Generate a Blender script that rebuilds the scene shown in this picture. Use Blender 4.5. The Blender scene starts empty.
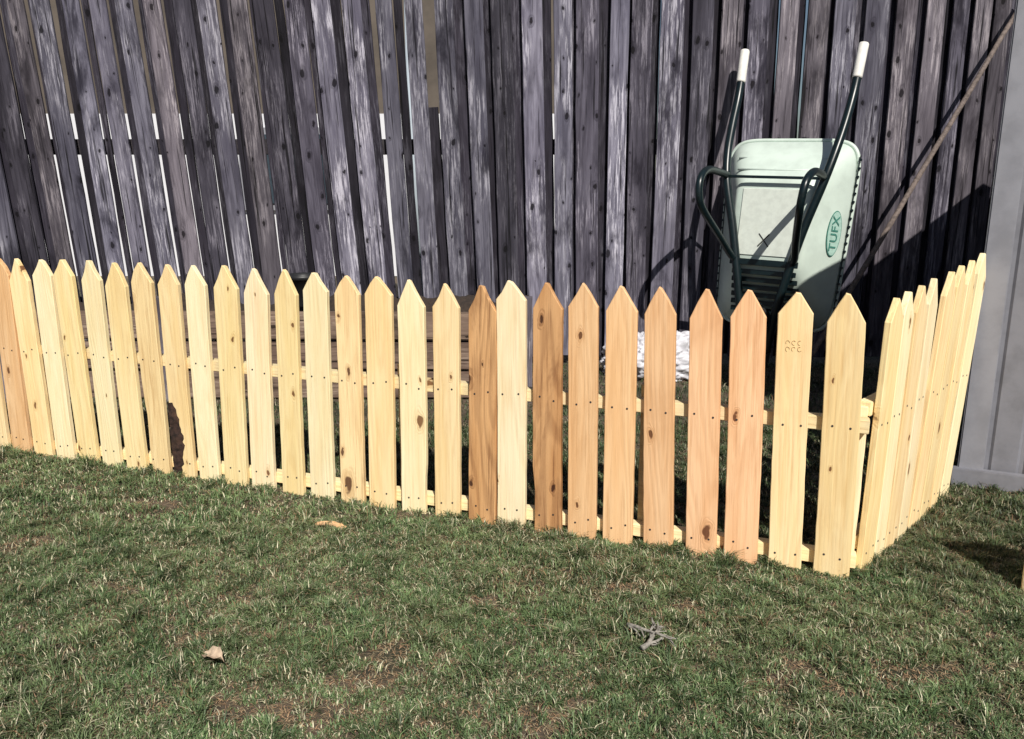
import bpy, bmesh, math, random
import numpy as np
from mathutils import Vector, Matrix
from mathutils import noise as mn
R = math.radians
random.seed(7); rng = np.random.default_rng(7)
sc = bpy.context.scene; col = sc.collection
F = 820.0; PIT = math.atan((369.5-183)/F); H = 1.05
CP, SP = math.cos(PIT), math.sin(PIT)

# ---------------------------------------------------------------- measuring
def ray(px, py):
    u = -(py-369.5)/F
    return Vector(((px-512)/F, CP+SP*u, -SP+CP*u))
def ground(px, py, z=0.0):
    d = ray(px, py); t = (z-H)/d.z
    return Vector((d.x*t, d.y*t, z))
def on_y(px, py, Y):
    d = ray(px, py); t = Y/d.y
    return Vector((d.x*t, Y, H+d.z*t))
def on_plane(px, py, p0, dr):
    n = Vector((dr.y, -dr.x)); d = ray(px, py)
    t = (n.x*p0.x+n.y*p0.y)/(n.x*d.x+n.y*d.y)
    return Vector((d.x*t, d.y*t, H+d.z*t))

# ---------------------------------------------------------------- objects
def tag(o, label=None, cat=None, group=None, kind=None):
    if label: o['label'] = label
    if cat: o['category'] = cat
    if group: o['group'] = group
    if kind: o['kind'] = kind
    return o
def empty(name, loc=(0,0,0), rot=(0,0,0)):
    o = bpy.data.objects.new(name, None); col.objects.link(o)
    o.location = loc; o.rotation_euler = rot; o.empty_display_size = .1
    return o
def build(name, bm, mats, parent=None, loc=None, rot=None, smooth=False):
    me = bpy.data.meshes.new(name)
    bmesh.ops.recalc_face_normals(bm, faces=bm.faces)
    bm.to_mesh(me); bm.free()
    for m in (mats if isinstance(mats, (list, tuple)) else [mats]): me.materials.append(m)
    if smooth:
        me.polygons.foreach_set('use_smooth', [True]*len(me.polygons))
    o = bpy.data.objects.new(name, me); col.objects.link(o)
    if parent: o.parent = parent
    if loc is not None: o.location = loc
    if rot is not None: o.rotation_euler = rot
    return o
def box(bm, c, s, M=None, bev=0.0, mi=0):
    r = bmesh.ops.create_cube(bm, size=1)
    vs = r['verts']
    for v in vs:
        v.co = Vector((v.co.x*s[0], v.co.y*s[1], v.co.z*s[2]))+Vector(c)
    fs = list({f for v in vs for f in v.link_faces})
    for f in fs: f.material_index = mi
    if bev:
        es = list({e for v in vs for e in v.link_edges})
        rr = bmesh.ops.bevel(bm, geom=es, offset=bev, segments=2, affect='EDGES')
        vs = list({v for f in rr['faces'] for v in f.verts} | {v for v in vs if v.is_valid})
    if M is not None:
        for v in vs: v.co = M @ v.co
    return vs
def catmull(pts, n=8, closed=False):
    P = [Vector(p) for p in pts]; out = []
    m = len(P)
    for i in range(m if closed else m-1):
        if closed: a,b,c,d = P[i-1],P[i],P[(i+1)%m],P[(i+2)%m]
        else: a,b,c,d = P[max(i-1,0)],P[i],P[i+1],P[min(i+2,m-1)]
        for k in range(n):
            t = k/n
            out.append(.5*((2*b)+(c-a)*t+(2*a-5*b+4*c-d)*t*t+(3*b-a-3*c+d)*t**3))
    if not closed: out.append(P[-1])
    return out
def tube(bm, pts, r, seg=12, closed=False, cap=True):
    n = len(pts); rings = []
    rad = r if isinstance(r, (list, tuple)) else [r]*n
    up = None
    for i in range(n):
        if closed: t = (pts[(i+1)%n]-pts[i-1]).normalized()
        else: t = (pts[min(i+1,n-1)]-pts[max(i-1,0)]).normalized()
        if up is None:
            up = Vector((0,0,1)) if abs(t.z) < .8 else Vector((1,0,0))
        up = (up-t*up.dot(t)).normalized(); s = t.cross(up)
        rings.append([bm.verts.new(pts[i]+(up*math.cos(a)+s*math.sin(a))*rad[i])
                      for a in [2*math.pi*k/seg for k in range(seg)]])
    for i in range(n if closed else n-1):
        A, B = rings[i], rings[(i+1)%n]
        for k in range(seg):
            bm.faces.new((A[k], A[(k+1)%seg], B[(k+1)%seg], B[k]))
    if cap and not closed:
        bm.faces.new(rings[0]); bm.faces.new(rings[-1])

# ---------------------------------------------------------------- materials
class NT:
    def __init__(s, name):
        s.m = bpy.data.materials.new(name); s.m.use_nodes = True
        s.t = s.m.node_tree; s.b = s.t.nodes['Principled BSDF']
    def n(s, typ, **kw):
        x = s.t.nodes.new(typ)
        for k, v in kw.items(): setattr(x, k, v)
        return x
    def l(s, a, b): s.t.links.new(a, b)
    def math(s, op, a, b=None, clamp=False):
        x = s.n('ShaderNodeMath', operation=op); x.use_clamp = clamp
        for i, q in enumerate((a, b)):
            if q is None: continue
            if isinstance(q, (int, float)): x.inputs[i].default_value = q
            else: s.l(q, x.inputs[i])
        return x.outputs[0]
    def mr(s, v, a, b, c=0., d=1.):
        x = s.n('ShaderNodeMapRange', interpolation_type='SMOOTHSTEP'); s.l(v, x.inputs[0])
        for i, q in enumerate((a, b, c, d)): x.inputs[i+1].default_value = q
        return x.outputs[0]
    def mix(s, f, a, b, bt='MIX'):
        x = s.n('ShaderNodeMix', data_type='RGBA', blend_type=bt)
        for sock, q in ((x.inputs[0], f), (x.inputs[6], a), (x.inputs[7], b)):
            if isinstance(q, (int, float)): sock.default_value = q
            elif isinstance(q, tuple): sock.default_value = (*q, 1) if len(q) == 3 else q
            else: s.l(q, sock)
        return x.outputs[2]
    def noise(s, vec, scale, detail=4, rough=.55, dist=0.):
        x = s.n('ShaderNodeTexNoise'); s.l(vec, x.inputs['Vector'])
        x.inputs['Scale'].default_value = scale; x.inputs['Detail'].default_value = detail
        x.inputs['Roughness'].default_value = rough; x.inputs['Distortion'].default_value = dist
        return x.outputs[0]
    def scaled(s, vec, sx, sy, sz):
        x = s.n('ShaderNodeVectorMath', operation='MULTIPLY'); s.l(vec, x.inputs[0])
        x.inputs[1].default_value = (sx, sy, sz); return x.outputs[0]
    def bump(s, h, strength=.4, dist=.002):
        x = s.n('ShaderNodeBump'); x.inputs['Strength'].default_value = strength
        x.inputs['Distance'].default_value = dist; s.l(h, x.inputs['Height'])
        s.l(x.outputs[0], s.b.inputs['Normal'])

def wood(name, light, mid, dark, knotc, axis='z', kx=9., kz=4., kr=.07, gate=.45,
         ring=.35, stain=.3, stainc=None, var=.16, rough=.75, bump=.4, stain_lo=.5, crack=False, rfreq=95., fine_amt=.55, bleach=None, fs=170.):
    k = NT(name)
    tc = k.n('ShaderNodeTexCoord'); oi = k.n('ShaderNodeObjectInfo')
    off = k.n('ShaderNodeCombineXYZ')
    k.l(k.math('MULTIPLY', oi.outputs['Random'], 37.), off.inputs[0])
    k.l(k.math('MULTIPLY', oi.outputs['Random'], 11.), off.inputs[1])
    k.l(k.math('MULTIPLY', oi.outputs['Random'], 91.), off.inputs[2])
    src = tc.outputs['Object']
    if axis == 'x':
        sp = k.n('ShaderNodeSeparateXYZ'); k.l(src, sp.inputs[0])
        cb = k.n('ShaderNodeCombineXYZ')
        k.l(sp.outputs[2], cb.inputs[0]); k.l(sp.outputs[1], cb.inputs[1]); k.l(sp.outputs[0], cb.inputs[2])
        src = cb.outputs[0]
    ad = k.n('ShaderNodeVectorMath', operation='ADD'); k.l(src, ad.inputs[0]); k.l(off.outputs[0], ad.inputs[1])
    P = ad.outputs[0]
    sp = k.n('ShaderNodeSeparateXYZ'); k.l(P, sp.inputs[0])
    wob = k.noise(P, 30, 2)
    kv = k.n('ShaderNodeCombineXYZ')
    k.l(k.math('ADD', k.math('MULTIPLY', sp.outputs[0], kx), k.math('MULTIPLY', wob, .16)), kv.inputs[0])
    k.l(k.math('ADD', k.math('MULTIPLY', sp.outputs[2], kz), k.math('MULTIPLY', wob, .16)), kv.inputs[1])
    vo = k.n('ShaderNodeTexVoronoi', voronoi_dimensions='2D'); k.l(kv.outputs[0], vo.inputs['Vector'])
    vo.inputs['Scale'].default_value = 1.
    cs = k.n('ShaderNodeSeparateColor'); k.l(vo.outputs['Color'], cs.inputs[0])
    g = k.math('GREATER_THAN', cs.outputs[0], gate)
    sz = k.math('ADD', k.math('MULTIPLY', k.math('POWER', cs.outputs[1], 2.), 1.1), .35)
    d = k.math('DIVIDE', vo.outputs['Distance'], sz)
    knot = k.math('MULTIPLY', k.mr(d, kr*.75, kr*1.15, 1., 0.), g)
    halo = k.math('MULTIPLY', k.mr(d, kr*.9, kr*2.6, 1., 0.), g)
    A = k.noise(k.scaled(P, 1, 1, .09), 9, 2, .4)
    A = k.math('ADD', A, k.math('MULTIPLY', halo, .12))
    rings = k.math('ADD', k.math('MULTIPLY', k.math('SINE', k.math('MULTIPLY', A, rfreq)), .5), .5)
    fine = k.noise(k.scaled(P, 1, 1, .035), fs, 5, .65)
    broad = k.noise(k.scaled(P, 1, 1, .12), 14, 4, .6)
    c = k.mix(k.mr(broad, .33, .68), light, mid)
    c = k.mix(k.math('MULTIPLY', k.mr(rings, .45, 1.), ring), c, dark)
    c = k.mix(k.math('MULTIPLY', k.mr(fine, .48, .72), fine_amt), c, dark)
    if bleach:
        bl = k.noise(k.scaled(P, 1, 1, .06), 90, 6, .75)
        blm = k.math('MULTIPLY', k.mr(bl, .48, .60), k.mr(k.noise(k.scaled(P, 1, 1, .4), 5, 3), .42, .58))
        c = k.mix(k.math('MULTIPLY', blm, .85), c, bleach)
    if crack:
        ck = k.noise(k.scaled(P, 1, 1, .022), 75, 3, .6)
        c = k.mix(k.math('MULTIPLY', k.mr(ck, .58, .66), .9), c, tuple(x*.2 for x in dark))
    st = k.noise(k.scaled(P, 1, 1, .3), 7, 5, .65, .4)
    c = k.mix(k.math('MULTIPLY', k.mr(st, stain_lo, stain_lo+.2), stain), c, stainc or dark)
    c = k.mix(k.math('MULTIPLY', halo, .45), c, dark)
    c = k.mix(k.math('MULTIPLY', knot, .9), c, knotc)
    hs = k.n('ShaderNodeHueSaturation'); k.l(c, hs.inputs['Color'])
    r2 = k.math('FRACT', k.math('MULTIPLY', oi.outputs['Random'], 17.3))
    k.l(k.math('ADD', k.math('MULTIPLY', r2, 2*var), 1-var), hs.inputs['Value'])
    r3 = k.math('FRACT', k.math('MULTIPLY', oi.outputs['Random'], 53.7))
    k.l(k.math('ADD', k.math('MULTIPLY', r3, .014), .493), hs.inputs['Hue'])
    k.l(hs.outputs[0], k.b.inputs['Base Color'])
    k.b.inputs['Roughness'].default_value = rough
    k.b.inputs['Specular IOR Level'].default_value = .25
    hgt = k.math('SUBTRACT', k.math('SUBTRACT', k.math('MULTIPLY', fine, -1.), k.math('MULTIPLY', rings, .25)), k.math('MULTIPLY', knot, .5))
    k.bump(hgt, bump, .002)
    return k.m

def plain(name, c, rough=.5, metal=0., nscale=25, amt=.25, bump=.15, dirt=None):
    k = NT(name); tc = k.n('ShaderNodeTexCoord')
    n1 = k.noise(tc.outputs['Object'], nscale, 5, .6)
    n2 = k.noise(tc.outputs['Object'], nscale*.2, 3, .6)
    cc = k.mix(k.mr(n1, .35, .7), c, tuple(x*(1-amt) for x in c))
    cc = k.mix(k.math('MULTIPLY', k.mr(n2, .5, .75), .5), cc, dirt or tuple(x*(1-amt) for x in c))
    k.l(cc, k.b.inputs['Base Color']); k.b.inputs['Roughness'].default_value = rough
    k.b.inputs['Metallic'].default_value = metal
    if bump: k.bump(n1, bump, .003)
    return k.m

W_PALE = wood('pale_new_pine', (.97,.77,.44), (.93,.69,.34), (.68,.40,.15), (.15,.05,.018), stain=.3, stainc=(.74,.47,.21), gate=.55, ring=.14, fine_amt=.45, var=.07, bump=.8, fs=120)
W_CREAM = wood('cream_new_pine', (.98,.84,.56), (.95,.77,.46), (.72,.47,.21), (.18,.07,.025), stain=.25, stainc=(.80,.57,.30), gate=.6, ring=.1, fine_amt=.4, var=.06, bump=.8, fs=120)
W_PINK = wood('pink_new_cedar', (.93,.60,.34), (.86,.50,.25), (.55,.26,.10), (.12,.04,.016), stain=.4, stainc=(.62,.32,.14), gate=.6, ring=.16, fine_amt=.5, var=.10, bump=.8, fs=120)
W_RED = wood('red_new_cedar', (.68,.38,.18), (.52,.25,.10), (.16,.055,.022), (.04,.012,.008), stain=.75, gate=.45, ring=.3, fine_amt=.7, rfreq=70, bump=.9, fs=110, var=.08)
W_BARK = wood('bark_edged_pine', (.95,.74,.41), (.87,.63,.32), (.52,.28,.10), (.09,.035,.018), stain=.75,
              stainc=(.30,.16,.065), stain_lo=.58, gate=.35, kr=.1, ring=.12, bump=.8, var=.06)
W_RAIL = wood('rail_pine', (.94,.79,.50), (.89,.70,.40), (.6,.38,.18), (.2,.08,.03), axis='x', stain=.15, ring=.15)
OC = dict(kx=9, kz=5, kr=.080, gate=.2, ring=.3, rough=.9, bump=1., crack=True, rfreq=60)
OLDS = [
 wood('weathered_silver_board', (.195,.185,.235), (.092,.086,.120), (.024,.021,.033), (.006,.005,.008), stain=.9, stainc=(.018,.016,.026), var=.38, bleach=(.50,.48,.55), **OC),
 wood('weathered_dark_board', (.095,.087,.115), (.050,.045,.062), (.013,.011,.018), (.005,.004,.006), stain=.9, stainc=(.012,.010,.017), var=.45, bleach=(.27,.25,.30), **OC),
 wood('weathered_mauve_board', (.170,.150,.175), (.090,.078,.096), (.027,.022,.029), (.008,.006,.008), stain=.85, stainc=(.021,.017,.023), var=.35, bleach=(.38,.34,.37), **OC)]
OLD_REAR_SHADE = wood('weathered_shaded_rear_board', (.034,.030,.042), (.019,.016,.025), (.006,.005,.008), (.003,.002,.004), stain=.8, stainc=(.006,.005,.008), var=.5, bleach=(.085,.08,.10), **OC)  # old wood, with the shade in the gaps painted in as near-black colour
OLD_RAIL = wood('weathered_rail', (.05,.045,.05), (.035,.03,.035), (.02,.016,.02), (.01,.01,.01), axis='x', stain=.5, rough=.9)
BED_W = wood('weathered_bed_board', (.21,.15,.115), (.12,.08,.062), (.035,.023,.018), (.012,.008,.006), axis='x', stain=.85, stainc=(.025,.017,.013), rough=.9, var=.4, crack=True, ring=.2, bleach=(.29,.22,.175))
NAIL = plain('nail_steel', (.10,.09,.09), .5, .6, bump=0)

# ---------------------------------------------------------------- boards
def board(w, t, h, pt=0.0, jit=.001, tipw=.010, nails=(), bev=.0016, seg=8, bowk=.004, wane=None):
    """upright board: base at z 0, front face towards -y"""
    bm = bmesh.new(); L = []; Rr = []
    bow = random.uniform(-bowk, bowk)*h
    for i in range(seg+1):
        z = (h-pt)*i/seg; b = bow*math.sin(math.pi*i/seg)
        L.append((-w/2+b+random.uniform(-jit, jit), z)); Rr.append((w/2+b+random.uniform(-jit, jit), z))
    if wane:
        side, zc, zl, dep = wane
        for lst, sg in ((L, 1), (Rr, -1)):
            if sg != side: continue
            for j, (xx, z) in enumerate(lst):
                q = 1-abs(z-zc)/zl
                if q > 0: lst[j] = (xx+sg*dep*min(1, q*1.6)*random.uniform(.7, 1.), z)
    pts = L[:]
    if pt:
        a = random.uniform(-.005, .005); sh = random.uniform(-.008, .008)
        pts += [(-w*.26+a+random.uniform(-.002,.002), h-pt*.47+sh), (-tipw/2+a, h), (tipw/2+a, h-random.uniform(0,.006)), (w*.26+a+random.uniform(-.002,.002), h-pt*.47)]
    pts += Rr[::-1]
    vs = [bm.verts.new((x, -t/2, z)) for x, z in pts]
    f = bm.faces.new(vs)
    r = bmesh.ops.extrude_face_region(bm, geom=[f])
    for v in r['geom']:
        if isinstance(v, bmesh.types.BMVert): v.co.y += t
    bmesh.ops.recalc_face_normals(bm, faces=bm.faces)
    es = [e for e in bm.edges if abs(e.verts[0].co.y-e.verts[1].co.y) < 1e-6]
    bmesh.ops.bevel(bm, geom=es, offset=bev, segments=1, affect='EDGES')
    for nx, nz in nails:
        m = Matrix.Translation((nx, -t/2-.0002, nz)) @ Matrix.Rotation(R(90), 4, 'X')
        rr = bmesh.ops.create_cone(bm, cap_ends=True, segments=8, radius1=.0034, radius2=.003, depth=.0016, matrix=m)
        for f in {f for v in rr['verts'] for f in v.link_faces}: f.material_index = 1
    return bm

# ---------------------------------------------------------------- picket fence
c0 = ground(831, 572); c1 = ground(28, 450)
dirM = Vector((c1.x-c0.x, c1.y-c0.y)).normalized()
dm = Vector((-dirM.x, -dirM.y))
fence = empty('picket_fence', (c0.x, c0.y, 0))
tag(fence, 'low new picket fence of pale pine and reddish boards turning a corner on the lawn', 'fence')
bxs = [-14,7,28,50,72,95,118,143,166,191,215,241,268,298,327,357,386,418,451,485,514,550,584,619,660,702,741,785,831]
txs = [-41,-18,5,22,46,67,93,119,145,170,197,228,259,288,319,350,381,414,448,485,513,550,586,624,662,708,750,797,848]
tys = [257,257,258,258,259,259,260,262,262,264,265,265,268,269,272,275,276,279,283,285,280,282,282,285,286,288,289,291,292]
tone = 'PPKPCPCPCPCPCPCPPCPRCRKKKKKPP'
TM = {'P': W_PALE, 'C': W_CREAM, 'K': W_PINK, 'R': W_RED}
extra = {8: W_BARK, 15: W_BARK}
orig = Vector((c0.x, c0.y, 0))
def place_picket(b, top, yaw, mat, w, out, drop=0.0, wane=None):
    d = Vector((math.cos(yaw), math.sin(yaw)))
    along = (top.x-b.x)*d.x+(top.y-b.y)*d.y
    h = math.hypot(top.z+.02+drop, along); roll = math.atan2(along, top.z+.02)
    z0 = -.02-drop
    nz = [(x+random.uniform(-.005,.005), z+random.uniform(-.008,.008)-z0) for x in (-.022, .022) for z in (.055, .425)]
    bm = board(w, .018, h, pt=random.uniform(.055,.085), nails=nz, jit=.0006, seg=18, tipw=random.uniform(.005,.014), wane=wane, bowk=.003)
    o = build('picket', bm, [mat, NAIL], fence)
    nrm = Vector((d.y, -d.x, 0))
    o.location = Vector((b.x, b.y, z0))+nrm*out-orig
    o.rotation_euler = (random.uniform(-.010,.010), roll, yaw+random.uniform(-.03,.03))
    return o
yawM = math.atan2(dm.y, dm.x)
PK = []
wanes = {8: (1, .16, .2, .010), 17: (-1, .1, .12, .005), 21: (1, .12, .12, .007), 15: (1, .45, .25, .004)}
for i, (bx, tx, ty) in enumerate(zip(bxs, txs, tys)):
    p = on_plane(bx, 450+(bx-28)*.152, c0, dm)
    tp = on_plane(tx, ty, c0, dm)
    PK.append(place_picket(p, tp, yawM, extra.get(i, TM[tone[i]]), .090+random.uniform(-.005,.004), .02, random.uniform(0,.012), wanes.get(i)))
BARKM = plain('dark_bark', (.05,.025,.018), .95, nscale=70, amt=.7, bump=1., dirt=(.16,.08,.04))
bm = bmesh.new(); rows = []
for i in range(25):
    z = .02+.29*i/24; w = .018+.026*abs(mn.noise(Vector((z*30, 2, 0))))+.030*math.sin(math.pi*i/24)
    x0 = -.046
    rows.append([bm.verts.new(q) for q in ((x0, .009, z), (x0-.003*random.random(), -.0105, z), (x0+w*.5, -.013-.005*random.random(), z), (x0+w, -.0093, z))])
for a, b in zip(rows, rows[1:]):
    for j in range(3): bm.faces.new((a[j], a[j+1], b[j+1], b[j]))
build('bark_strip', bm, BARKM, PK[9])
STM = plain('faint_stamp_ink', (.74,.50,.24), .8, bump=0, nscale=200, amt=.4)
bm = bmesh.new(); zt = .665
for r_ in range(2):
    for c_ in range(3):
        cx_ = -.016+c_*.015; cz_ = zt-r_*.017
        pts = [Vector((cx_+.0048*math.cos(a), -.0095, cz_+.0058*math.sin(a))) for a in [2*math.pi*q/14+.6*c_ for q in range(11 if (c_+r_) % 2 else 9)]]
        tube(bm, pts, .0010, 5)
build('stamp_mark', bm, STM, PK[27])

def rail(p, q, z, name='rail', th=.036, hh=.038, parent=fence, mat=W_RAIL, org=orig):
    L = (q-p).length; bm = bmesh.new(); box(bm, (0,0,0), (L, th, hh), bev=.002)
    c = (p+q)/2
    return build(name, bm, mat, parent, Vector((c.x, c.y, z))-org, (0, 0, math.atan2(q.y-p.y, q.x-p.x)))
nM = Vector((dm.y, -dm.x))
A = Vector((c0.x, c0.y))+dm*.06-nM*.01; B = Vector((c0.x, c0.y))-dm*4.15-nM*.01
rail(B, A, .042); rail(B, A, .425)
s0 = ground(856, 566); s1 = ground(934, 497)
ds = Vector((s1.x-s0.x, s1.y-s0.y)).normalized(); yawS = math.atan2(ds.y, ds.x)
nS = Vector((ds.y, -ds.x))
sb = [(856,566),(868,556),(880,545),(892,534),(903,524),(914,514),(924,505),(934,497)]
st = [(888,297),(904,291),(917,285),(930,278),(942,271),(953,265),(965,260),(976,253)]
stn = 'PCPCPPPC'
for k in range(8):
    p = on_plane(*sb[k], s0, ds); tp = on_plane(*st[k], s0, ds)
    place_picket(p, tp, yawS, TM[stn[k]], .086+random.uniform(-.003,.003), .02, 0)
A = Vector((s0.x, s0.y))-ds*.03-nS*.01; B = Vector((s1.x, s1.y))+ds*.10-nS*.01
rail(A, B, .082); rail(A, B, .463)
bm = board(.04, .04, .47)
build('corner_post', bm, W_CREAM, fence, Vector((c0.x, c0.y, 0))+Vector((dm.x, dm.y, 0))*.035-Vector((nM.x, nM.y, 0))*.052-orig, (0,0,yawM))
for t in (.53, 1.33, 2.9):
    q = Vector((c0.x, c0.y))-dm*t-nM*.048
    build('stake', board(.045, .034, .50), W_RAIL, fence, Vector((q.x, q.y, -.02))-orig, (0,0,yawM))

# ---------------------------------------------------------------- old board fence
FY = 4.75
old = empty('board_fence', (0, FY, 0))
tag(old, 'tall weathered grey board fence with overlapping upright boards behind the low picket fence', 'fence')
x = -4.2; wide_gap = False
while x < 3.4:
    px = 512+F*x/4.6
    if px < 470: w = random.choice([.090,.096,.102,.108]); sp_ = random.choice([.146,.152,.158])
    else: w = random.choice([.088,.10,.112,.125]); sp_ = w+random.choice([.028,.04,.052])
    lean = -R(3.8) if px < 330 else (-R(3.8)*(1-(px-330)/330) if px < 660 else 0)
    if px < 560: mi = random.choice([0,0,0,0,2,1])
    elif px < 700: mi = random.choice([0,0,1,2])
    else: mi = random.choice([1,1,2,0,2])
    if 1.38 < x < 1.50: mi = 2
    zz = .05+random.uniform(-.01,.01)
    build('board', board(w, .018, 2.2, bev=.002, jit=.0016, seg=14, bowk=.003), OLDS[mi], old,
          (x+random.uniform(-.004,.004), random.uniform(-.006,.006), zz),
          (0, lean+random.uniform(-.007,.007), random.uniform(-.05,.05)))
    hh_ = 2.2
    if px < 455:
        rw = random.choice([.046,.056,.066]); rx = x+sp_/2-.010+random.uniform(-.010,.008)
        if random.random() < .12: rw = .032
        if not wide_gap and px > 408: hh_ = 1.42; wide_gap = True; rw = .07
    else:
        rw = .10; rx = x+sp_/2+random.uniform(-.010,.010)
    rm = OLD_REAR_SHADE if px < 560 or random.random() < .75 else OLDS[1]
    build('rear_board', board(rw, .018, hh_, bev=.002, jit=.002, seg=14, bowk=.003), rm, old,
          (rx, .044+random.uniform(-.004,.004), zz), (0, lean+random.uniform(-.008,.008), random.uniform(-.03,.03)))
    x += sp_
for z in (.35, 1.25, 2.15):
    bm = bmesh.new(); box(bm, (0,0,0), (8.4, .038, .085), bev=.003)
    build('rail', bm, OLD_RAIL, old, (-.5, .082, z))
pw = on_y(412, 60, 6.6)
bm = bmesh.new()
tube(bm, [Vector((0,0,0)), Vector((0,0,2.9))], .05, 20)
wp = build('white_post', bm, plain('white_post_paint', (.62,.70,.78), .4, nscale=8, amt=.1), None, (pw.x, 6.6, 0), smooth=True)
tag(wp, 'white round post standing in the yard beyond, seen through a gap in the tall fence', 'post')

# ---------------------------------------------------------------- raised bed
bed = empty('raised_bed', (-1.4, 3.95, 0))
tag(bed, 'weathered wooden raised garden bed behind the left run of pickets', 'garden bed')
for j in range(3):
    bm = bmesh.new(); box(bm, (0,0,0), (3.3, .035, .136), bev=.006)
    build('side_board', bm, BED_W, bed, (-.15, random.uniform(-.014,.008), .075+.15*j), (random.uniform(-.03,.03), random.uniform(-.004,.004), 0))
    bm = bmesh.new(); box(bm, (0,0,0), (.55, .035, .136), bev=.006)
    build('end_board', bm, BED_W, bed, (1.5-.018, .30, .075+.15*j), (0,0,R(90)))
for xx in (1.455, .62, -.3, -1.1):
    build('post', board(.085, .04, .52), OLDS[2], bed, (xx, -.048, 0))
SOIL = plain('garden_soil', (.045,.030,.022), .95, nscale=40, amt=.5, bump=.8)
bm = bmesh.new(); bmesh.ops.create_grid(bm, x_segments=110, y_segments=22, size=1)
for v in bm.verts:
    X = v.co.x*1.6-.12; Y = .30+v.co.y*.27
    v.co = Vector((X, Y, .40+.09*mn.noise(Vector((X*3, Y*3, 1)))+.05*mn.noise(Vector((X*14, Y*14, 4)))))
build('soil', bm, SOIL, bed, smooth=True)

bm = bmesh.new()
prof = [(0,0),(.055,0),(.06,.01),(.078,.14),(.086,.142),(.086,.165),(.079,.165),(.072,.14),(.068,.125),(0,.125)]
rings = []
for r_, z_ in prof:
    rings.append([bm.verts.new((r_*math.cos(a), r_*math.sin(a), z_)) for a in [2*math.pi*k/24 for k in range(24)]] if r_ else [bm.verts.new((0,0,z_))])
for a, b in zip(rings, rings[1:]):
    for k in range(24):
        q = [a[k%len(a)], a[(k+1)%len(a)], b[(k+1)%len(b)], b[k%len(b)]]
        u = []; [u.append(v) for v in q if v not in u]
        bm.faces.new(u)
pp = on_y(304, 300, 4.2)
pot = build('plant_pot', bm, plain('black_plastic', (.02,.02,.022), .45, bump=.05), None, (pp.x, 4.2, .43), smooth=True)
tag(pot, 'small black plant pot standing in the raised bed', 'plant pot')

# ---------------------------------------------------------------- wheelbarrow
GREEN = plain('dark_green_paint', (.006,.015,.018), .32, .0, 60, .4, .05)
TRAY = plain('pale_tray_plastic', (.64,.74,.67), .42, .0, 9, .14, .04, dirt=(.50,.57,.50))
PANEL = plain('pale_tray_panel', (.76,.81,.74), .45, .0, 30, .12, .04, dirt=(.62,.66,.58))
GRIP = plain('cream_grip_rubber', (.84,.81,.76), .6, .0, 40, .15, .1)
RUB = plain('tyre_rubber', (.02,.02,.02), .8, nscale=80, bump=.3)
INK = plain('green_ink', (.07,.25,.20), .5, bump=0, nscale=90, amt=.4)
PINK_ = plain('pale_green_oval', (.42,.62,.54), .5, bump=0, nscale=60, amt=.2)
BLK = plain('black_mark', (.02,.02,.02), .6, bump=0)
u_ = Vector((.080, .07, 1)).normalized()
w_ = Vector((-.56, -.83, 0)); w_ = (w_-u_*w_.dot(u_)).normalized(); v_ = u_.cross(w_)
org = Vector((1.395, 4.41, 0))
wb = empty('wheelbarrow', org)
wb.rotation_euler = Matrix((v_, u_, w_)).transposed().to_euler()
tag(wb, 'green and pale grey wheelbarrow stood on its nose against the tall fence, underside outwards', 'wheelbarrow')
def loop(a0, a1, y0, y1, z, N=96, e=7.):
    out = []
    for k in range(N):
        t = 2*math.pi*k/N; c, s = math.cos(t), math.sin(t)
        X = math.copysign(abs(c)**(2/e), c); Y = math.copysign(abs(s)**(2/e), s)
        wd = a0+(a1-a0)*(Y+1)/2
        out.append(Vector((X*wd, (y0+y1)/2+Y*(y1-y0)/2, z)))
    return out
loops = [loop(.308,.342,.29,1.27,0), loop(.304,.337,.295,1.265,.03), loop(.240,.268,.42,1.17,.15), loop(.190,.212,.55,1.06,.235),
         loop(.182,.200,.575,1.045,.25), loop(.170,.188,.60,1.02,.256)]
bm = bmesh.new(); rg = [[bm.verts.new(p) for p in L] for L in loops]
for a, b in zip(rg, rg[1:]):
    for k in range(96): bm.faces.new((a[k], a[(k+1)%96], b[(k+1)%96], b[k]))
bm.faces.new(rg[-1])
tray = build('tray', bm, TRAY, wb, smooth=True)
sm = tray.modifiers.new('thick', 'SOLIDIFY'); sm.thickness = .004; sm.offset = -1
bm = bmesh.new(); tube(bm, loop(.314,.348,.284,1.276,.0), .011, 8, closed=True)
build('rim', bm, TRAY, tray, smooth=True)
for s in (-1, 1):
    bm = bmesh.new()
    tube(bm, [Vector((s*(.312+.034*(y-.29)/.98), y, .016)) for y in (.36, .8, 1.2)], .003, 6)
    for k in range(20):
        y = .38+k*.042; xw = .314+.034*(y-.29)/.98
        box(bm, (s*(xw+.001), y, .016), (.014, .012, .012), bev=.002)
    build('rim_clip', bm, GREEN, tray)
bm = bmesh.new(); box(bm, (0, .83, .2585), (.315, .34, .006), bev=.0025)
pan = build('bottom_panel', bm, PANEL, wb)
for s in (-1, 1):
    bm = bmesh.new()
    m = Matrix.Translation((-.02, .74, .2625+.0006*s)) @ Matrix.Rotation(R(50*s), 4, 'Z')
    box(bm, (0,0,0), (.085, .006, .0012), M=m)
    build('cross_stroke', bm, BLK, pan)
for yy, zz, ww in ((1.10,.200,.22), (1.165,.140,.24)):
    bm = bmesh.new(); tube(bm, [Vector((-ww, yy, zz)), Vector((0, yy, zz+.002)), Vector((ww, yy, zz))], .006, 8)
    build('tray_rib', bm, TRAY, tray, smooth=True)
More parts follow.
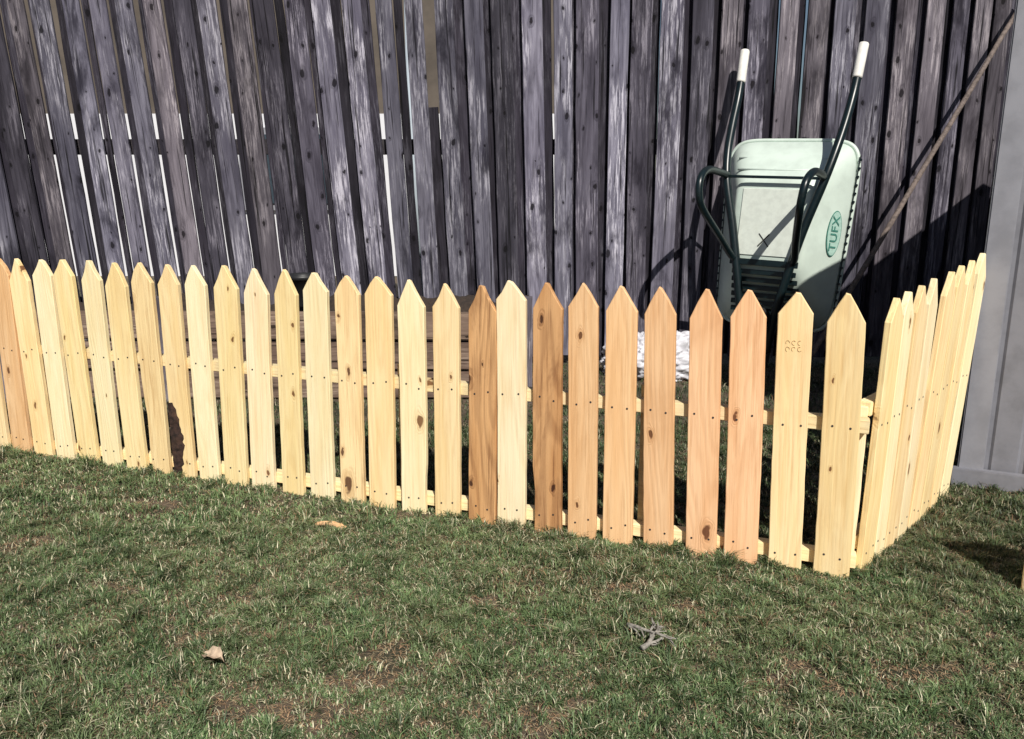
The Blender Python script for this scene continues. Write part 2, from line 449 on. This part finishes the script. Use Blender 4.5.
for q in range(6):
    t = q/5; yy = .575-.20*t; zz = .262-.125*t
    bm = bmesh.new(); box(bm, (0, yy, zz), (.33+.05*t, .026, .012), bev=.002)
    build('guard_slat', bm, GREEN, wb)
for s in (-1, 1):
    pts = [(s*.060,.17,.235),(s*.085,.34,.275),(s*.125,.55,.288),(s*.180,.80,.290),(s*.240,1.02,.284),
           (s*.268,1.17,.248),(s*.283,1.32,.187),(s*.290,1.47,.127),(s*.294,1.59,.10),(s*.298,1.71,.085)]
    bm = bmesh.new(); tube(bm, catmull(pts, 8), .0215, 16)
    h = build('handle', bm, GREEN, wb, smooth=True)
    bm = bmesh.new()
    tube(bm, [Vector((s*.2930,1.560,.107)), Vector((s*.2935,1.570,.104)), Vector((s*.2983,1.725,.082)), Vector((s*.2986,1.732,.081))],
         [.0235,.0245,.0245,.021], 16)
    build('grip', bm, GRIP, h, smooth=True)
    lg = [(s*.242,1.06,.285),(s*.252,1.065,.37),(s*.256,1.06,.53),(s*.252,1.01,.625),(s*.245,.93,.640),(s*.232,.86,.60),
          (s*.19,.74,.44),(s*.165,.66,.325),(s*.150,.64,.300)]
    bm = bmesh.new(); tube(bm, catmull(lg, 6), .0185, 14)
    build('leg', bm, GREEN, wb, smooth=True)
    bm = bmesh.new()
    tube(bm, [Vector((s*.06,.2,.235)), Vector((s*.075,.30,.14)), Vector((s*.14,.42,.12))], .010, 8)
    build('nose_brace', bm, GREEN, wb, smooth=True)
for (yy, ww, zz, hb) in ((.625,.175,.285,.032), (1.055,.24,.285,.014)):
    bm = bmesh.new(); box(bm, (0, yy, zz), (2*ww, hb, .012), bev=.002)
    build('crossbar', bm, GREEN, wb)
bm = bmesh.new(); tube(bm, [Vector((.09,.2,.235)), Vector((-.09,.2,.235))], .009, 10)
build('axle', bm, GREEN, wb, smooth=True)
bm = bmesh.new()
ring = [Vector((0, .2+.158*math.cos(a), .235+.158*math.sin(a))) for a in [2*math.pi*k/40 for k in range(40)]]
tube(bm, ring, .040, 12, closed=True)
wh = build('wheel', bm, RUB, wb, smooth=True)
bm = bmesh.new()
bmesh.ops.create_cone(bm, cap_ends=True, segments=32, radius1=.125, radius2=.125, depth=.035,
    matrix=Matrix.Translation((0,.2,.235)) @ Matrix.Rotation(R(90), 4, 'Y'))
build('rim', bm, plain('wheel_rim_paint', (.45,.44,.40), .4, bump=0), wh)
def text_mesh(body, size):
    cu = bpy.data.curves.new('text', 'FONT'); cu.body = body; cu.size = size
    cu.align_x = 'CENTER'; cu.align_y = 'CENTER'; cu.extrude = .0006; cu.offset = .0008
    cu.space_character = 1.06
    to = bpy.data.objects.new('text', cu); col.objects.link(to)
    dg = bpy.context.evaluated_depsgraph_get(); dg.update()
    me = bpy.data.meshes.new_from_object(to.evaluated_get(dg))
    bpy.data.objects.remove(to); return me
fd = Vector((.025, 1, 0)).normalized(); fu = Vector((-.064, 0, .120)).normalized(); fn = fd.cross(fu).normalized(); fu = fn.cross(fd)
fc = Vector((.280, .80, .100))+fn*.007
LM = Matrix.Translation(fc) @ Matrix((fd, fu, fn)).transposed().to_4x4()
def ellipse(bm, a, b, z):
    top = [bm.verts.new((a*math.cos(q), b*math.sin(q), z)) for q in [2*math.pi*k/64 for k in range(64)]]
    bot = [bm.verts.new((v.co.x, v.co.y, z-.002)) for v in top]
    bm.faces.new(top); bm.faces.new(bot)
    for k in range(64): bm.faces.new((top[k], top[(k+1)%64], bot[(k+1)%64], bot[k]))
bm = bmesh.new(); ellipse(bm, .115, .050, 0)
for v in bm.verts: v.co = LM @ v.co
build('logo_oval', bm, INK, tray)
bm = bmesh.new(); ellipse(bm, .110, .0455, .0015)
for v in bm.verts: v.co = LM @ v.co
build('logo_field', bm, PINK_, tray)
me = text_mesh('TUFX', .069)
for v in me.vertices: v.co.z += .0032
me.transform(LM); me.materials.clear(); me.materials.append(INK)
lt = bpy.data.objects.new('logo_lettering', me); col.objects.link(lt); lt.parent = tray

# ---------------------------------------------------------------- leaning pole
pa = on_y(850, 291, 4.30); pb = on_y(1016, 14, 4.62)
dv = pb-pa; foot = pa-dv*((pa.z-.0)/dv.z); topp = pb+dv*.12
bm = bmesh.new(); n = 14
pts = [foot.lerp(topp, k/n)+Vector((random.uniform(-.003,.003), 0, random.uniform(-.003,.003))) for k in range(n+1)]
org2 = foot.copy(); pts = [p-org2 for p in pts]
tube(bm, pts, [.0150-.003*k/n for k in range(n+1)], 10)
po = build('wooden_pole', bm, plain('brown_pole_wood', (.22,.17,.15), .8, nscale=60, amt=.6, bump=.5), None, org2, smooth=True)
tag(po, 'thin brown pole leaning diagonally against the tall fence right of the wheelbarrow', 'pole')

# ---------------------------------------------------------------- crumpled bag
BAG = plain('white_plastic', (.70,.69,.74), .45, nscale=20, amt=.3, bump=.8)
bm = bmesh.new(); bmesh.ops.create_icosphere(bm, subdivisions=6, radius=1)
for v in bm.verts:
    d = v.co.normalized()
    k = 1+.30*mn.noise(d*1.7)+.26*abs(mn.noise(d*4+Vector((3,1,2))))+.20*abs(mn.noise(d*9))+.08*mn.noise(d*20)
    v.co = Vector((d.x*.24*k, d.y*.13*k, max(-.085, d.z*.15*k)))
bp = ground(660, 372)
bg = build('plastic_bag', bm, BAG, None, (bp.x-.04, min(bp.y, 4.45), .085), smooth=True)
tag(bg, 'crumpled white plastic bag on the ground left of the wheelbarrow', 'bag')

# ---------------------------------------------------------------- shed
S0 = ground(955, 483)
shed = empty('garden_shed', (S0.x, S0.y, 0))
tag(shed, 'pale blue grey garden shed wall with corner trim at the right edge', 'shed')
SH = plain('blue_grey_paint', (.22,.22,.25), .55, nscale=14, amt=.22, bump=.15, dirt=(.15,.15,.175))
SHT = plain('light_trim_paint', (.28,.28,.315), .5, nscale=10, amt=.22, bump=.15, dirt=(.19,.19,.215))
RF = plain('roof_felt', (.05,.05,.055), .9, nscale=60)
hS = 1.70; fa = R(-24); sa = R(45)
df = Vector((math.cos(fa), math.sin(fa), 0)); dd = Vector((math.cos(sa), math.sin(sa), 0))
LW, DW = 1.9, 1.75
def extr_poly(bm, pts, z0, z1):
    a = [bm.verts.new((p.x, p.y, z0)) for p in pts]; b = [bm.verts.new((p.x, p.y, z1)) for p in pts]
    bm.faces.new(a); bm.faces.new(b)
    for k in range(len(pts)):
        q = (k+1) % len(pts); bm.faces.new((a[k], a[q], b[q], b[k]))
nf = Vector((math.sin(fa), -math.cos(fa), 0))
def corrug(t0, t1, step, amp):
    P = []; t = t0
    while t < t1:
        P += [(t, 0), (t+step*.72, 0), (t+step*.80, amp), (t+step*.92, amp)]; t += step
    P.append((t1, 0)); return P
bm = bmesh.new()
pts = [df*t-nf*(a+.006) for t, a in corrug(.0, LW, .105, .007)]
pts += [df*LW+dd*DW, dd*DW+df*.0]
extr_poly(bm, pts, 0, hS)
build('wall', bm, SH, shed)
bm = bmesh.new(); box(bm, (.040, 0, hS/2), (.080, .024, hS-.01), bev=.004)
build('corner_trim', bm, SHT, shed, nf*.006, (0,0,fa))
bm = bmesh.new(); box(bm, (LW/2-.02, 0, .035), (LW, .03, .065), bev=.003)
build('base_board', bm, SH, shed, nf*.022, (0,0,fa))
bm = bmesh.new(); extr_poly(bm, [-df*.03+nf*.05, df*(LW+.06)+nf*.05, df*(LW+.06)+dd*(DW+.05), dd*(DW+.03)-df*.02], hS, hS+.04)
build('roof', bm, RF, shed)

q = ground(1021, 592)
bo = empty('offcut_board', (q.x, q.y, 0)); tag(bo, 'pale offcut board standing on the lawn at the right edge', 'board')
bm = bmesh.new(); box(bm, (.33, 0, .15), (.66, .018, .30), bev=.002)
build('plank', bm, W_RAIL, bo, rot=(R(-3),0,R(-20)))
bm = bmesh.new(); box(bm, (.3, -.17, .1), (.036, .036, .24), bev=.002)
build('stake', bm, W_RAIL, bo)

# ---------------------------------------------------------------- ground
def nzv(x, y, s, seed):
    r = np.random.default_rng(seed); G = r.random((256,256))
    X = x*s+1000.; Y = y*s+1000.
    xi = np.floor(X).astype(int); yi = np.floor(Y).astype(int); fx = X-xi; fy = Y-yi
    fx = fx*fx*(3-2*fx); fy = fy*fy*(3-2*fy)
    g = lambda a, b: G[a % 256, b % 256]
    return (g(xi,yi)*(1-fx)+g(xi+1,yi)*fx)*(1-fy)+(g(xi,yi+1)*(1-fx)+g(xi+1,yi+1)*fx)*fy
k = NT('lawn_soil'); tc = k.n('ShaderNodeTexCoord')
n1 = k.noise(tc.outputs['Object'], 3, 6, .6); n2 = k.noise(tc.outputs['Object'], 60, 5, .7); n3 = k.noise(tc.outputs['Object'], 14, 4, .6)
c = k.mix(k.mr(n1, .4, .6), (.13,.095,.066), (.040,.042,.022))
c = k.mix(k.mr(n2, .52, .72), c, (.34,.25,.165)); c = k.mix(k.mr(n3, .5, .75), c, (.035,.027,.018))
k.l(c, k.b.inputs['Base Color']); k.b.inputs['Roughness'].default_value = .95
k.bump(n2, 1., .012)
bm = bmesh.new()
bmesh.ops.create_grid(bm, x_segments=4, y_segments=4, size=150)
g = build('ground', bm, k.m); tag(g, kind='structure')

patch = [(235,710,.12,.04),(380,668,.10,.05),(190,632,.08,.035),(828,690,.07,.045),(925,675,.10,.035),(985,668,.06,.03),
         (35,547,.14,.04),(125,590,.11,.035),(250,597,.11,.027),(620,592,.11,.03),(335,715,.08,.035),(150,505,.12,.035),
         (440,548,.09,.025),(75,490,.10,.03),(520,575,.11,.025),(700,610,.07,.025),(500,605,.06,.025),(60,650,.08,.03),(560,720,.06,.03),(640,560,.1,.02),
         (430,735,.06,.025),(510,728,.05,.025)]
PC = [(ground(a, b), sx, sy*1.3) for a, b, sx, sy in patch]
def bare(x, y):
    v = np.zeros_like(x)
    dx = (nzv(x, y, 14, 5)-.5)*.16+(nzv(x, y, 40, 15)-.5)*.05; dy = (nzv(x, y, 14, 6)-.5)*.12+(nzv(x, y, 40, 16)-.5)*.05
    for p, sx, sy in PC:
        q = ((x+dx-p.x)/sx)**2+((y+dy-p.y)/sy)**2
        v = np.maximum(v, np.clip(1.3-.8*q, 0, 1))
    return v
def region(n, y0, y1):
    y = np.sqrt(rng.random(n)*(y1**2-y0**2)+y0**2); hw = .68*y+.35
    x = (rng.random(n)*2-1)*hw
    m = np.ones(n, bool)
    m &= ~((x > -3.1) & (x < .12) & (y > 3.9) & (y < 4.6))
    rx, ry = x-S0.x, y-S0.y
    det = df.x*dd.y-df.y*dd.x
    a = (rx*dd.y-ry*dd.x)/det; b = (df.x*ry-df.y*rx)/det
    m &= ~((a > 0) & (b > .0))
    return x[m], y[m]
V = []; C = []
def blades(x, y, L, wd, lean, colr, flat=1.0, zoff=0.):
    n = len(x); a = rng.random(n)*2*np.pi; cx, cy = np.cos(a), np.sin(a)
    b = a+np.pi/2+(rng.random(n)-.5)*1.2; pxx, pyy = np.cos(b)*wd/2, np.sin(b)*wd/2
    z0 = np.full(n, zoff)+rng.random(n)*.002
    mx = x+cx*lean*L*.35; my = y+cy*lean*L*.35; mz = z0+L*.55*flat
    tx = x+cx*lean*L; ty = y+cy*lean*L; tz = z0+L*flat*np.clip(1-.35*lean, .3, 1)
    v = np.empty((n,5,3), np.float32)
    v[:,0] = np.stack([x-pxx, y-pyy, z0], 1); v[:,1] = np.stack([x+pxx, y+pyy, z0], 1)
    v[:,2] = np.stack([mx+pxx*.8, my+pyy*.8, mz], 1); v[:,3] = np.stack([mx-pxx*.8, my-pyy*.8, mz], 1)
    v[:,4] = np.stack([tx, ty, tz], 1)
    V.append(v); C.append(np.repeat(colr[:,None,:], 5, 1))
def colours(x, y, n, dryp):
    h = rng.random(n)[:,None]; gsel = nzv(x, y, 5, 11)[:,None]; g2 = nzv(x, y, 26, 12)[:,None]; g3 = nzv(x, y, 60, 13)[:,None]
    green = np.array([.032,.072,.030])*(1-h)+np.array([.160,.235,.095])*h
    green = green*(.25+.9*g2+.55*g3)
    olive = np.array([.23,.24,.12]); green = green*(1-.3*gsel)+olive*.3*gsel*(.4+g2)
    straw = np.array([.60,.55,.38])*(.45+.75*rng.random(n)[:,None])
    brown = np.array([.24,.15,.085])*(.5+.8*rng.random(n)[:,None])
    s = rng.random(n); c = green.copy()
    c[s < dryp] = straw[s < dryp]; bb = (s > .97-.06*gsel[:,0]); c[bb] = brown[bb]
    return c
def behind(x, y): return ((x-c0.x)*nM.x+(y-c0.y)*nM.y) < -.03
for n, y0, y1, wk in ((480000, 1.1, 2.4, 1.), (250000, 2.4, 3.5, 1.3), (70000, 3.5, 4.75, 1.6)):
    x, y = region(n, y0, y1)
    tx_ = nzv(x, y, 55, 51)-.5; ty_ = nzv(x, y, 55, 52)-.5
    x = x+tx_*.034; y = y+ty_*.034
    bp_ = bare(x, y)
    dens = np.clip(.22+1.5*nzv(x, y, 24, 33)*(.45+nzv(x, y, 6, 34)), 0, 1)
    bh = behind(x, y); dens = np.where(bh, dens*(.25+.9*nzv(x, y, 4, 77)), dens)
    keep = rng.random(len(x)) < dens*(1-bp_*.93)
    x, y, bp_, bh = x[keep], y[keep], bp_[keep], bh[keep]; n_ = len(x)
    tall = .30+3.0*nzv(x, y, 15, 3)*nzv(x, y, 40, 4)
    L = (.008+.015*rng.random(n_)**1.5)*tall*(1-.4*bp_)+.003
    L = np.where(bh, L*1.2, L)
    cc = colours(x, y, n_, .06+.12*nzv(x, y, 7, 8)+.25*bp_); cc[bh] *= .6  # blades behind the pickets get a darker colour to deepen the shadow there
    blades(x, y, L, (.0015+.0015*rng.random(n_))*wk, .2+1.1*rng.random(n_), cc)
for n, y0, y1 in ((90000, 1.1, 2.4), (45000, 2.4, 3.5)):
    x, y = region(n, y0, y1); n_ = len(x); bp_ = bare(x, y)
    h = rng.random((n_,1)); cc = np.array([.46,.37,.23])*(.3+.8*h)
    rd = np.array([.42,.27,.16])*(.5+.7*h); s = rng.random(n_) < (.12+.5*bp_); cc[s] = rd[s]
    blades(x, y, .008+.014*rng.random(n_), .0013+.0011*rng.random(n_), np.full(n_, 1.), cc, flat=.22, zoff=.001)
Va = np.concatenate(V); Ca = np.concatenate(C); nB = len(Va)
me = bpy.data.meshes.new('grass')
me.vertices.add(nB*5); me.vertices.foreach_set('co', Va.reshape(-1))
base = (np.arange(nB)*5)[:,None]
li = np.concatenate([base+np.array([[0,1,2,3]]), base+np.array([[3,2,4]])], 1).reshape(-1).astype(np.int32)
me.loops.add(len(li)); me.loops.foreach_set('vertex_index', li)
me.polygons.add(nB*2)
ls = np.stack([np.arange(nB)*7, np.arange(nB)*7+4], 1).reshape(-1).astype(np.int32)
me.polygons.foreach_set('loop_start', ls)
me.update(calc_edges=True)
ca = me.color_attributes.new('Col', 'FLOAT_COLOR', 'POINT')
rgba = np.ones((nB*5,4), np.float32); rgba[:,:3] = Ca.reshape(-1,3); ca.data.foreach_set('color', rgba.reshape(-1))
k = NT('grass_blade'); at = k.n('ShaderNodeAttribute'); at.attribute_name = 'Col'
k.l(at.outputs['Color'], k.b.inputs['Base Color']); k.b.inputs['Roughness'].default_value = .5
k.b.inputs['Specular IOR Level'].default_value = .3
me.materials.append(k.m)
go = bpy.data.objects.new('grass', me); col.objects.link(go); tag(go, 'short patchy lawn grass with dry straw and bare spots', 'grass', kind='stuff')

# ---------------------------------------------------------------- debris
p = ground(217, 668)
bm = bmesh.new(); N = 10; rows = []
for i in range(N+1):
    t = i/N; w = .018*math.sin(math.pi*min(1, t*.93+.05))**.8
    rows.append([bm.verts.new((-.035+.07*t, s*w, .012+.012*abs(s)+.010*math.sin(t*3)+.003*math.sin(t*17+s*3))) for s in (-1,-.5,0,.5,1)])
for a, b in zip(rows, rows[1:]):
    for j in range(4): bm.faces.new((a[j], a[j+1], b[j+1], b[j]))
lf = build('dry_leaf', bm, plain('dry_leaf_skin', (.66,.50,.36), .7, nscale=60, amt=.4), None, (p.x, p.y, .010), (R(12), R(-10), R(-35)), smooth=True)
tag(lf, 'curled pale dry leaf lying on the lawn at lower left', 'leaf')
p = ground(333, 531)
bm = bmesh.new(); N = 12; A_ = []
for i in range(N+1):
    t = i/N; xx = -.062+.124*t; w = .011*math.sin(math.pi*(.08+.84*t))**.6*(1+.35*random.uniform(-1,1))
    yy = .018*math.sin(t*2.6); z = .012+.005*math.sin(t*5)
    A_.append([bm.verts.new((xx, yy-w, z)), bm.verts.new((xx, yy+w, z+.002)), bm.verts.new((xx, yy+w*.8, z-.006)), bm.verts.new((xx, yy-w*.8, z-.006))])
for a, b in zip(A_, A_[1:]):
    for j in range(4): bm.faces.new((a[j], a[(j+1)%4], b[(j+1)%4], b[j]))
bm.faces.new(A_[0]); bm.faces.new(A_[-1])
ch = build('wood_chip', bm, W_PINK, None, (p.x, p.y, 0), (0, R(4), R(-22)))
tag(ch, 'pale wood splinter lying on the grass in front of the pickets', 'wood chip')
p = ground(652, 650)
bm = bmesh.new()
def br(o0, a, L, r, dep):
    P = [o0]
    for q in range(5):
        a += random.uniform(-.3, .3); P.append(P[-1]+Vector((math.cos(a)*L/5, math.sin(a)*L/5, random.uniform(-.003,.004))))
    for v in P: v.z = max(v.z, .024)
    tube(bm, P, [r*(1-.14*q) for q in range(6)], 6)
    if dep:
        for q in (1,2,3,4):
            br(P[q].copy(), a+random.choice([-1,1])*random.uniform(.25,.6), L*.38, r*.6, dep-1)
br(Vector((-.050,.055,.034)), R(-28), .125, .0050, 1)
br(Vector((-.030,-.040,.030)), R(38), .11, .0068, 2)
br(Vector((-.050,.055,.034)), R(-60), .05, .0038, 0)
tw = build('dry_twig', bm, plain('grey_twig_bark', (.36,.33,.29), .85, nscale=90, amt=.6), None, (p.x, p.y, 0), smooth=True)
tag(tw, 'branched grey dry twig lying on the lawn in the foreground', 'twig')

# ---------------------------------------------------------------- neighbour beyond the fence
nb = empty('neighbour_house', (-3.5, 9.5, 0)); tag(nb, 'pale walled house seen through the gaps of the tall fence', 'house')
WH = plain('pale_siding', (.75,.75,.79), .6, nscale=3, amt=.1)
UW = plain('brown_upper_cladding', (.13,.105,.085), .8, nscale=1.6, amt=.5, bump=.1, dirt=(.30,.26,.21))
bm = bmesh.new(); box(bm, (0,2,.9), (9,4,1.8)); build('lower_wall', bm, WH, nb)
bm = bmesh.new(); box(bm, (0,2.02,3.1), (9,4,2.6)); build('upper_wall', bm, UW, nb)
bm = bmesh.new()
v = [bm.verts.new(q) for q in ((-4.8,-.3,4.3),(4.8,-.3,4.3),(4.8,2,5.8),(-4.8,2,5.8),(4.8,4.3,4.3),(-4.8,4.3,4.3))]
bm.faces.new((v[0],v[1],v[2],v[3])); bm.faces.new((v[3],v[2],v[4],v[5])); bm.faces.new((v[1],v[4],v[2])); bm.faces.new((v[0],v[3],v[5]))
build('roof', bm, RF, nb)
for xx in (-2.5, 1.0):
    bm = bmesh.new(); box(bm, (xx, -.02, 1.2), (1.1,.06,.9)); f = build('window', bm, SHT, nb)
    bm = bmesh.new(); box(bm, (xx, -.06, 1.2), (.95,.02,.75)); build('pane', bm, plain('window_glass', (.05,.07,.09), .1, bump=0), f)

# ---------------------------------------------------------------- light, camera
el = R(44); hx = .24; hy = -math.sqrt(1-hx*hx)
sun_dir = Vector((hx*math.cos(el), hy*math.cos(el), math.sin(el))).normalized()
sd = bpy.data.lights.new('sun', 'SUN'); sd.energy = 5.0; sd.angle = R(.5); sd.color = (1., .96, .88)
so = bpy.data.objects.new('sun', sd); col.objects.link(so)
so.rotation_euler = sun_dir.to_track_quat('Z', 'Y').to_euler()
wd = bpy.data.worlds.new('World'); sc.world = wd; wd.use_nodes = True
sk = wd.node_tree.nodes.new('ShaderNodeTexSky'); sk.sky_type = 'NISHITA'; sk.sun_disc = False
sk.sun_elevation = el; sk.sun_rotation = math.atan2(sun_dir.x, sun_dir.y)
bgd = wd.node_tree.nodes['Background']; bgd.inputs[1].default_value = .05
wd.node_tree.links.new(sk.outputs[0], bgd.inputs[0])
cam = bpy.data.cameras.new('camera'); cam.sensor_width = 36; cam.lens = F/1024*36; cam.clip_end = 500; cam.clip_start = .05
co = bpy.data.objects.new('camera', cam); col.objects.link(co)
co.location = (0,0,H); co.rotation_euler = (R(90)-PIT, 0, 0)
sc.camera = co
sc.view_settings.view_transform = 'Standard'; sc.view_settings.look = 'None'; sc.view_settings.exposure = 0
